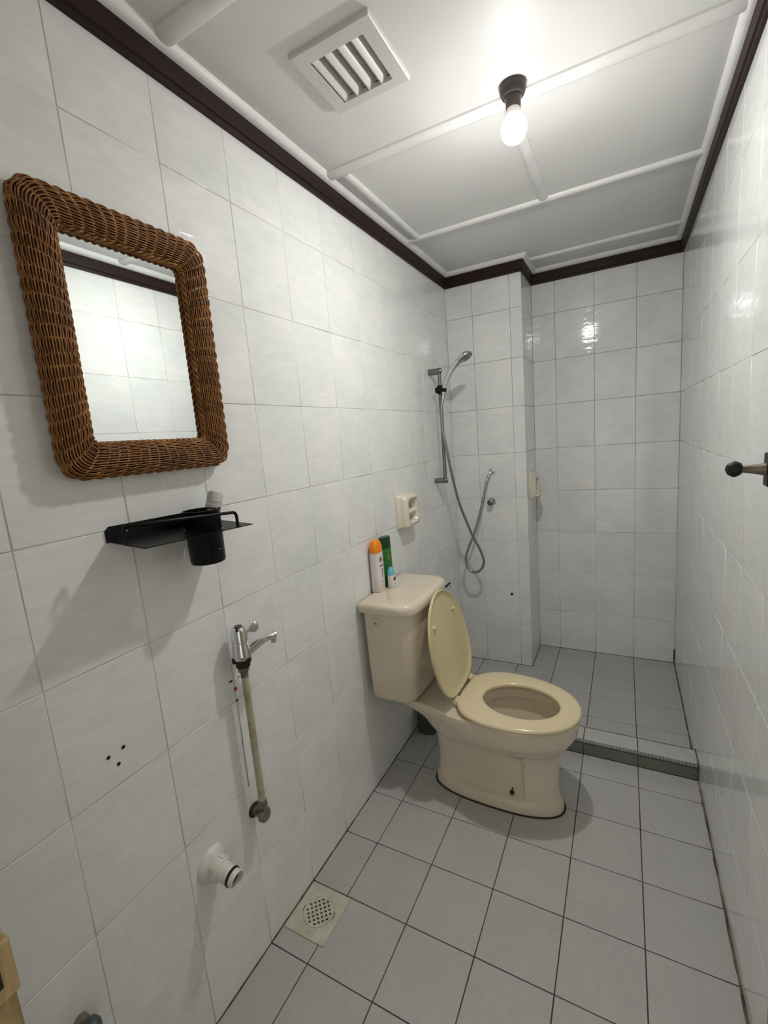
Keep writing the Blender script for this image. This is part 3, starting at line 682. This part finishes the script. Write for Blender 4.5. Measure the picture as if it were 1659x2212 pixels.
MB().lathe([(.0140, 0), (.0142, .006), (.0120, .0095), (.0080, .010), (.0072, .004)], (.075, TY0 + .001, .7165), -Y, 20, False).build('side_plug', M['pvc'], tko, 40)
MB().lathe([(.0074, .0042), (.001, .0043)], (.075, TY0 + .001, .7165), -Y, 16, False).build('plug_bore', M['pipe'], tko, 0)
MB().lathe([(.0022, 0), (.001, .001)], (.2035, TC - .11, .7165), X, 10).build('speck', M['dark'], tko, 0)
# dry drain pipe connection under the tank
MB().lathe([(.026, 0), (.026, .03)], (.105, TC, .366), Z, 20).build('tank_gasket', M['black_rubber'], tko, 40)
# seat ring
SZ = .391
st_ = MB(); NSE = 96; ST = math.radians(-3.2)
def twist(P):
    """the loose seat sits slightly turned on its hinges"""
    c, s_ = math.cos(ST), math.sin(ST)
    return [(.335 + (x - .335) * c - (y - TC) * s_, TC + (x - .335) * s_ + (y - TC) * c, z) for x, y, z in P]
def ring2(off, z):
    P = []
    for i in range(NSE):
        t = 2 * PI * i / NSE; c, s_ = math.cos(t), math.sin(t)
        if c >= 0: x, y = .505 + (.250 - off) * abs(c) ** .96, (.181 - off) * abs(s_) ** .96
        else: x, y = .505 - (.172 - off) * abs(c) ** .90, (.181 - off) * abs(s_) ** .60
        P.append((x, TC + math.copysign(y, s_), z))
    return twist(P)
def ringi(off, z):
    P = []
    for i in range(NSE):
        t = 2 * PI * i / NSE; c, s_ = math.cos(t), math.sin(t)
        P.append((.550 + (.134 + off) * c, TC + (.104 + off) * s_, z))
    return twist(P)
st_.loft([ringi(.004, SZ), ring2(.006, SZ), ring2(.001, SZ + .004), ring2(0, SZ + .010), ring2(.003, SZ + .015), ring2(.010, SZ + .0185), ringi(.012, SZ + .0185), ringi(.004, SZ + .0165), ringi(0, SZ + .011), ringi(.001, SZ + .004), ringi(.004, SZ)], False, False)
sto = st_.build('seat', M['seat'], to, 60)
for x, y in ((.42, -.12), (.42, .12), (.68, -.085), (.68, .060)):
    MB().lathe([(.008, .3815), (.008, SZ + .001)], (x, TC + y, 0), Z, 12).build('seat_bumper', M['seat'], sto, 40)
# cover leaning back against the tank
th = math.radians(102.0); hx, hz = .324, .405
cvd = Vector((math.cos(th), 0, math.sin(th))); cvn = Vector((math.sin(th), 0, -math.cos(th)))   # along the cover, and its underside normal
CLn = .392
def cvr(off, dn, N_=56):
    P = []
    for i in range(N_):
        a = 2 * PI * i / N_; c, s_ = math.cos(a), math.sin(a)
        l0 = .172; lc = .185
        if c >= 0: lx = lc + (CLn - lc - off) * abs(c) ** 1.0; w = (.178 - off) * abs(s_) ** 1.06
        else:
            lx = lc - (lc - .006 - off) * abs(c) ** .75; w = (.180 - off) * (abs(s_) ** .62)
        P.append(tuple(Vector((hx, TC, hz)) + cvd * lx + Y * math.copysign(w, s_) + cvn * dn))
    return P
cv = MB(); cv.loft([cvr(.03, -.006), cvr(.008, -.004), cvr(0, .001), cvr(0, .009), cvr(.003, .011), cvr(.007, .0095), cvr(.012, .004), cvr(.03, .0025)])
cvo = cv.build('seat_cover', M['cover'], to, 50)
for l, y in ((.285, -.102), (.285, .102)):
    c = Vector((hx, TC + y, hz)) + cvd * l + cvn * .002
    MB().lathe([(.0085, 0), (.0080, .008), (.006, .012), (.001, .0125)], c, cvn, 14).build('cover_bumper', M['cover'], cvo, 40)
for y in (-.085, .085):
    MB().lathe([(.010, .3815), (.010, .389), (.006, .391)], (.325, TC + y, 0), Z, 16).build('hinge_bolt', M['seat'], to, 40)
    MB().tube([(.333, TC + y - .017, hz), (.333, TC + y + .017, hz)], .0085, 14).build('hinge', M['seat'], to, 40)
MB().tube([(.333, TC - .10, hz), (.333, TC + .10, hz)], .0035, 10).build('hinge_rod', M['oldmetal'], to, 40)
# inlet valve lever behind the tank
vl = thing('angle_valve', 'small valve with a black lever on the wall behind the toilet tank', 'valve', (0, 2.24, .56))
MB().tube([(.0005, 2.245, .555), (.045, 2.245, .555)], .009, 14).build('valve_body', M['chrome'], vl, 40)
MB().lathe([(.016, 0), (.015, .003)], (.0005, 2.245, .555), X, 18).build('flange', M['chrome'], vl, 40)
MB().box((.036, 2.170, .573), (.046, 2.238, .581), .002).build('lever', M['black_rubber'], vl, 40)
# ------------------------------------------------------------------ pot behind the toilet
pb = thing('floor_pot', 'dark grey cylindrical pot on the floor behind the toilet', 'pot', (.060, 1.782, 0))
MB().lathe([(.049, .0), (.051, .003), (.053, .110), (.0565, .112), (.0565, .122), (.051, .122), (.048, .01), (.001, .008)], (.061, 1.788, 0), Z, 32, False).build('pot_body', M['bin'], pb, 40)
# ------------------------------------------------------------------ bottles on the tank lid
LZ = .7917
def sellipse(cx_, cy_, a, b_, z, n=28, p=3.0, rot=0.0):
    P = []
    for i in range(n):
        t = 2 * PI * i / n; c, s_ = math.cos(t), math.sin(t)
        x = a * math.copysign(abs(c) ** (2 / p), c); y = b_ * math.copysign(abs(s_) ** (2 / p), s_)
        P.append((cx_ + x * math.cos(rot) - y * math.sin(rot), cy_ + x * math.sin(rot) + y * math.cos(rot), z))
    return P
def bottle(name, label, cx_, cy_, a, b_, H, capH, mb, mc, p=3.0, rot=0, dome=1.0, group=None):
    t = thing(name, label, 'bottle', (cx_, cy_, LZ), 'bottles on the toilet tank')
    s_ = lambda k, z, pp=p: sellipse(cx_, cy_, a * k, b_ * k, LZ + z, p=pp, rot=rot)
    MB().loft([s_(.90, 0), s_(1.0, .003), s_(1.0, H * .3), s_(.985, H * .6), s_(.97, H - capH)]).build('body', mb, t, 50)
    r = []
    for k in range(7):
        u = k / 6 * PI / 2; r.append(s_(1.01 * (1 - dome + dome * math.cos(u) ** .8) if k < 6 else 1.01 * (1 - dome) + .02, H - capH + capH * math.sin(u), p - .5))
    MB().loft([s_(1.01, H - capH, p)] + r).build('cap', mc, t, 60)
    return t
def label_patch(parent, m, cx_, cy_, a, b_, rot, y0, y1, z0, z1, name='print', skew=0.0, ell=False):
    """flat print on the +x side of a bottle"""
    P = []
    q = Matrix.Rotation(rot, 2)
    if ell:
        for i in range(16):
            t = 2 * PI * i / 16; P.append(((y0 + y1) / 2 + (y1 - y0) / 2 * math.cos(t), (z0 + z1) / 2 + (z1 - z0) / 2 * math.sin(t)))
    else: P = [(y0, z0), (y1, z0 + skew), (y1, z1 + skew), (y0, z1)]
    V = []
    for y, z in P:
        v = q @ Vector((a + .0005, y)); V.append((cx_ + v.x, cy_ + v.y, LZ + z))
    return MB().add(V, [tuple(range(len(V)))]).build(name, m, parent, 0)
o1 = bottle('lotion_bottle', 'white bottle with a tall orange cap on the toilet tank', 0.0245, 1.486, .0195, .030, .205, .048, M['bottlewhite'], M['orange'], 3.6, .0, .75)
label_patch(o1, M['redprint'], .0245, 1.486, .0192, 0, 0, -.012, .008, .118, .138, 'round_logo', ell=True)
label_patch(o1, M['greyprint'], .0245, 1.486, .0192, 0, 0, -.014, .014, .100, .105, 'print_line')
label_patch(o1, M['greyprint'], .0245, 1.486, .0192, 0, 0, .002, .008, .055, .092, 'print_line')
label_patch(o1, M['pvc_in'], .0245, 1.486, .0192, 0, 0, -.010, .010, .040, .042, 'print_line')
o2 = bottle('shampoo_bottle', 'green shampoo bottle with dark green cap behind the blue-capped one', .026, 1.560, .0165, .0300, .200, .045, M['green'], M['darkgreen'], 2.8, -.15, .12)
for z0, z1 in ((.118, .1205), (.110, .1115), (.126, .1272)): label_patch(o2, M['gold'], .026, 1.560, .0168, 0, -.15, -.015, .013, z0, z1, 'print_line')
o3 = bottle('roll_on_bottle', 'small white bottle with a light blue round cap on the toilet tank', .060, 1.530, .0135, .0170, .085, .030, M['bottlewhite'], M['cyan'], 2.6, .0, .95)
label_patch(o3, M['navy'], .060, 1.530, .0134, 0, 0, -.008, .010, .030, .046, 'print_patch', ell=True)
label_patch(o3, M['pvc_in'], .060, 1.530, .0134, 0, 0, -.003, .006, .016, .018, 'print_line')
# ------------------------------------------------------------------ toilet paper niche on the left wall
ph_ = thing('paper_holder', 'cream ceramic toilet paper holder on the left wall above the tank', 'paper holder', (0, 1.806, 1.057))
HY0, HY1, HZ0, HZ1 = 1.731, 1.881, .982, 1.132
hb_ = MB()
def rq(y0, y1, z0, z1, x, r=.008, n=4):
    P = []
    for (cy_, cz_), a0 in (((y1 - r, z1 - r), 0), ((y0 + r, z1 - r), 90), ((y0 + r, z0 + r), 180), ((y1 - r, z0 + r), 270)):
        for k in range(n + 1):
            a = math.radians(a0 + 90 * k / n); P.append((x, cy_ + r * math.cos(a), cz_ + r * math.sin(a)))
    return P
hb_.loft([rq(HY0, HY1, HZ0, HZ1, .0005), rq(HY0, HY1, HZ0, HZ1, .010), rq(HY0 + .003, HY1 - .003, HZ0 + .003, HZ1 - .003, .013), rq(HY0 + .006, HY1 - .006, HZ0 + .005, HZ1 - .005, .030, .010), rq(HY0 + .008, HY1 - .010, HZ0 + .006, HZ1 - .012, .046, .012),
          rq(HY0 + .012, HY1 - .013, HZ0 + .009, HZ1 - .014, .050, .012), rq(HY0 + .030, HY1 - .018, HZ0 + .020, HZ1 - .020, .050, .024), rq(HY0 + .033, HY1 - .021, HZ0 + .023, HZ1 - .023, .044, .024), rq(HY0 + .036, HY1 - .030, HZ0 + .034, HZ1 - .032, .004, .022)], False, True)
hb_.build('holder_body', M['cream'], ph_, 50)
MB().tube([(.034, HY0 + .028, 1.052), (.034, HY0 + .046, 1.052), (.034, HY1 - .036, 1.052), (.034, HY1 - .018, 1.052)], [.0095, .0125, .0125, .0095], 16).build('roller', mat('roller_white', (.72, .68, .60), .35), ph_, 50)
# soap dish on the pillar side
so = thing('soap_dish', 'cream ceramic soap dish on the side of the tiled pillar', 'soap dish', (PE, 2.672, 1.055))
s2 = MB(); GY0, GY1, GZ0, GZ1 = 2.596, 2.748, .980, 1.132
def rq2(a, b, c, d, x, r=.008): return rq(a, b, c, d, PE + x, r)
s2.loft([rq2(GY0, GY1, GZ0, GZ1, .0005), rq2(GY0, GY1, GZ0, GZ1, .010), rq2(GY0 + .006, GY1 - .006, GZ0 + .004, GZ1 - .006, .014), rq2(GY0 + .014, GY1 - .014, GZ0 + .008, GZ1 - .030, .030, .012),
         rq2(GY0 + .016, GY1 - .016, GZ0 + .010, GZ1 - .040, .033, .012), rq2(GY0 + .024, GY1 - .024, GZ0 + .022, GZ1 - .040, .031, .012), rq2(GY0 + .028, GY1 - .028, GZ0 + .034, GZ1 - .030, .004, .018)], False, True)
s2.build('dish_body', M['cream'], so, 50)
cc = MB(); rings = []
for x, dz, k in ((.002, 0, 1), (.026, -.001, 1), (.040, .001, .90), (.048, .004, .70), (.052, .007, .4)):
    rings.append([(PE + x, (GY0 + GY1) / 2 + k * .060 * math.cos(2 * PI * i / 20), GZ0 + .014 + dz + .012 * math.sin(2 * PI * i / 20)) for i in range(20)])
cc.loft(rings).build('dish_lip', M['cream'], so, 60)
# ------------------------------------------------------------------ shower rail, handset, hose, outlet, valve
sr = thing('shower_rail', 'grey metal shower slide rail on the left wall near the corner', 'shower rail', (0, 2.222, 1.41))
RX, RY = .056, 2.222; ZT, ZBt = 1.692, 1.140
MB().tube([(RX, RY, ZBt), (RX, RY, ZT)], .0092, 18).build('rail', M['chrome_dull'], sr, 50)
for z, hz_ in ((ZT, .016), (ZBt, .014)):
    bk = MB(); rings = []
    for x, k in ((.0005, 1.0), (.055, 1.0), (.064, .96), (.068, .8), (.069, .4)):
        rings.append([(x, RY + .0135 * k * math.cos(2 * PI * i / 20), z + hz_ * k * math.sin(2 * PI * i / 20)) for i in range(20)])
    bk.loft(rings).build('bracket', M['chrome_dull'], sr, 40)
MB().tube([(RX, RY, 1.578), (RX, RY, 1.622)], .0145, 18).build('slider', M['black_metal'], sr, 50); slo = bpy.data.objects['slider']
MB().tube([(RX + .002, RY, 1.600), (RX + .024, RY - .004, 1.602)], [.012, .014], 18).build('slider_arm', M['black_metal'], slo, 40)
MB().lathe([(.0135, 0), (.0145, .01), (.013, .02), (.001, .021)], (RX - .005, RY, 1.600), (-1, -.3, 0), 18).build('slider_knob', M['black_metal'], slo, 40)
MB().tube([(.0758, 2.2128, 1.588), (.0800, 2.2136, 1.606)], .0142, 18).build('clip', M['black_metal'], slo, 40)
hs = thing('hand_shower', 'chrome hand shower resting in the slider of the rail', 'shower head', (.08, 2.21, 1.60))
hp_ = crom([(.0745, 2.2125, 1.578), (.082, 2.214, 1.612), (.100, 2.216, 1.652), (.124, 2.219, 1.690), (.150, 2.221, 1.716), (.178, 2.222, 1.736)], 5)
MB().tube(hp_, [.0095 + .0035 * math.sin(i / (len(hp_) - 1) * PI * .6) + .003 * i / (len(hp_) - 1) for i in range(len(hp_))], 18).build('handle', M['chrome'], hs, 60)
hn = Vector((.48, -.10, -.86)).normalized(); hc = Vector((.192, 2.222, 1.742))
hdm = MB(); q = Z.rotation_difference(hn)
prof = [(.001, -.020), (.015, -.019), (.028, -.013), (.037, -.004), (.039, .003), (.037, .008)]
hdm.lathe(prof, hc, hn, 32, False).build('head_shell', M['chrome'], hs, 60)
MB().lathe([(.037, .008), (.033, .0095), (.022, .008), (.012, .0095), (.001, .010)], hc, hn, 32, False).build('spray_plate', mat('spray_grey', (.10, .10, .10), .3), hs, 40)
nz = MB()
for r_, c_ in ((.012, 8), (.020, 14), (.028, 20)):
    for i in range(c_):
        a = 2 * PI * i / c_; nz.lathe([(.0011, .007), (.0009, .0115)], hc + q @ Vector((r_ * math.cos(a), r_ * math.sin(a), 0)), hn, 5)
nz.build('nozzles', M['pvc'], hs, 0, 'stuff')
ho = thing('shower_hose', 'grey metal shower hose hanging in a crossed loop', 'hose', (.10, 2.44, .60))
HP = [(0.0745, 2.2125, 1.577), (0.0715, 2.205, 1.548), (0.066, 2.199, 1.505), (0.064, 2.198, 1.421), (0.077, 2.2, 1.327), (0.088, 2.23, 1.182), (0.1, 2.28, 1.028), (0.12, 2.32, 0.92), (0.148, 2.355, 0.81), (0.176, 2.372, 0.741), (0.193, 2.385, 0.672), (0.181, 2.39, 0.628), (0.152, 2.395, 0.6), (0.116, 2.4, 0.596), (0.089, 2.405, 0.628), (0.084, 2.41, 0.681), (0.104, 2.42, 0.745), (0.134, 2.43, 0.819), (0.168, 2.45, 0.935), (0.189, 2.47, 1.037), (0.202, 2.49, 1.104), (0.206, 2.501, 1.12)]
HC_ = crom(HP, 22); MB().tube(HC_, [.0068 + (.0007 if i % 2 else 0) for i in range(len(HC_))], 9).build('hose', M['hose'], ho, 80)
MB().tube([(.205, 2.501, 1.116), (.210, 2.502, 1.134)], .0092, 12).build('hose_nut', M['chrome'], ho, 40)
so2 = thing('hose_outlet', 'chrome wall outlet elbow where the shower hose joins', 'outlet', (.219, YP, 1.152))
MB().lathe([(.0185, 0), (.0175, .004), (.012, .006)], (.221, YP - .0005, 1.154), -Y, 24).build('flange', M['chrome'], so2, 40)
MB().tube([(.221, YP - .002, 1.154), (.221, YP - .020, 1.154), (.218, YP - .030, 1.149), (.2115, YP - .032, 1.136)], .0088, 14).build('elbow', M['chrome'], so2, 50)
vk = thing('shower_valve', 'round dark chrome valve knob on the pillar below the hose outlet', 'valve', (.214, YP, .977))
MB().lathe([(.022, 0), (.021, .004), (.010, .006)], (.215, YP - .0005, .980), -Y, 24).build('flange', M['chrome'], vk, 40)
MB().lathe([(.009, .004), (.009, .022), (.0165, .024), (.0180, .034), (.0170, .048), (.0120, .051), (.001, .0515)], (.215, YP, .980), -Y, 24).build('knob', M['chrome_dull'], vk, 30)
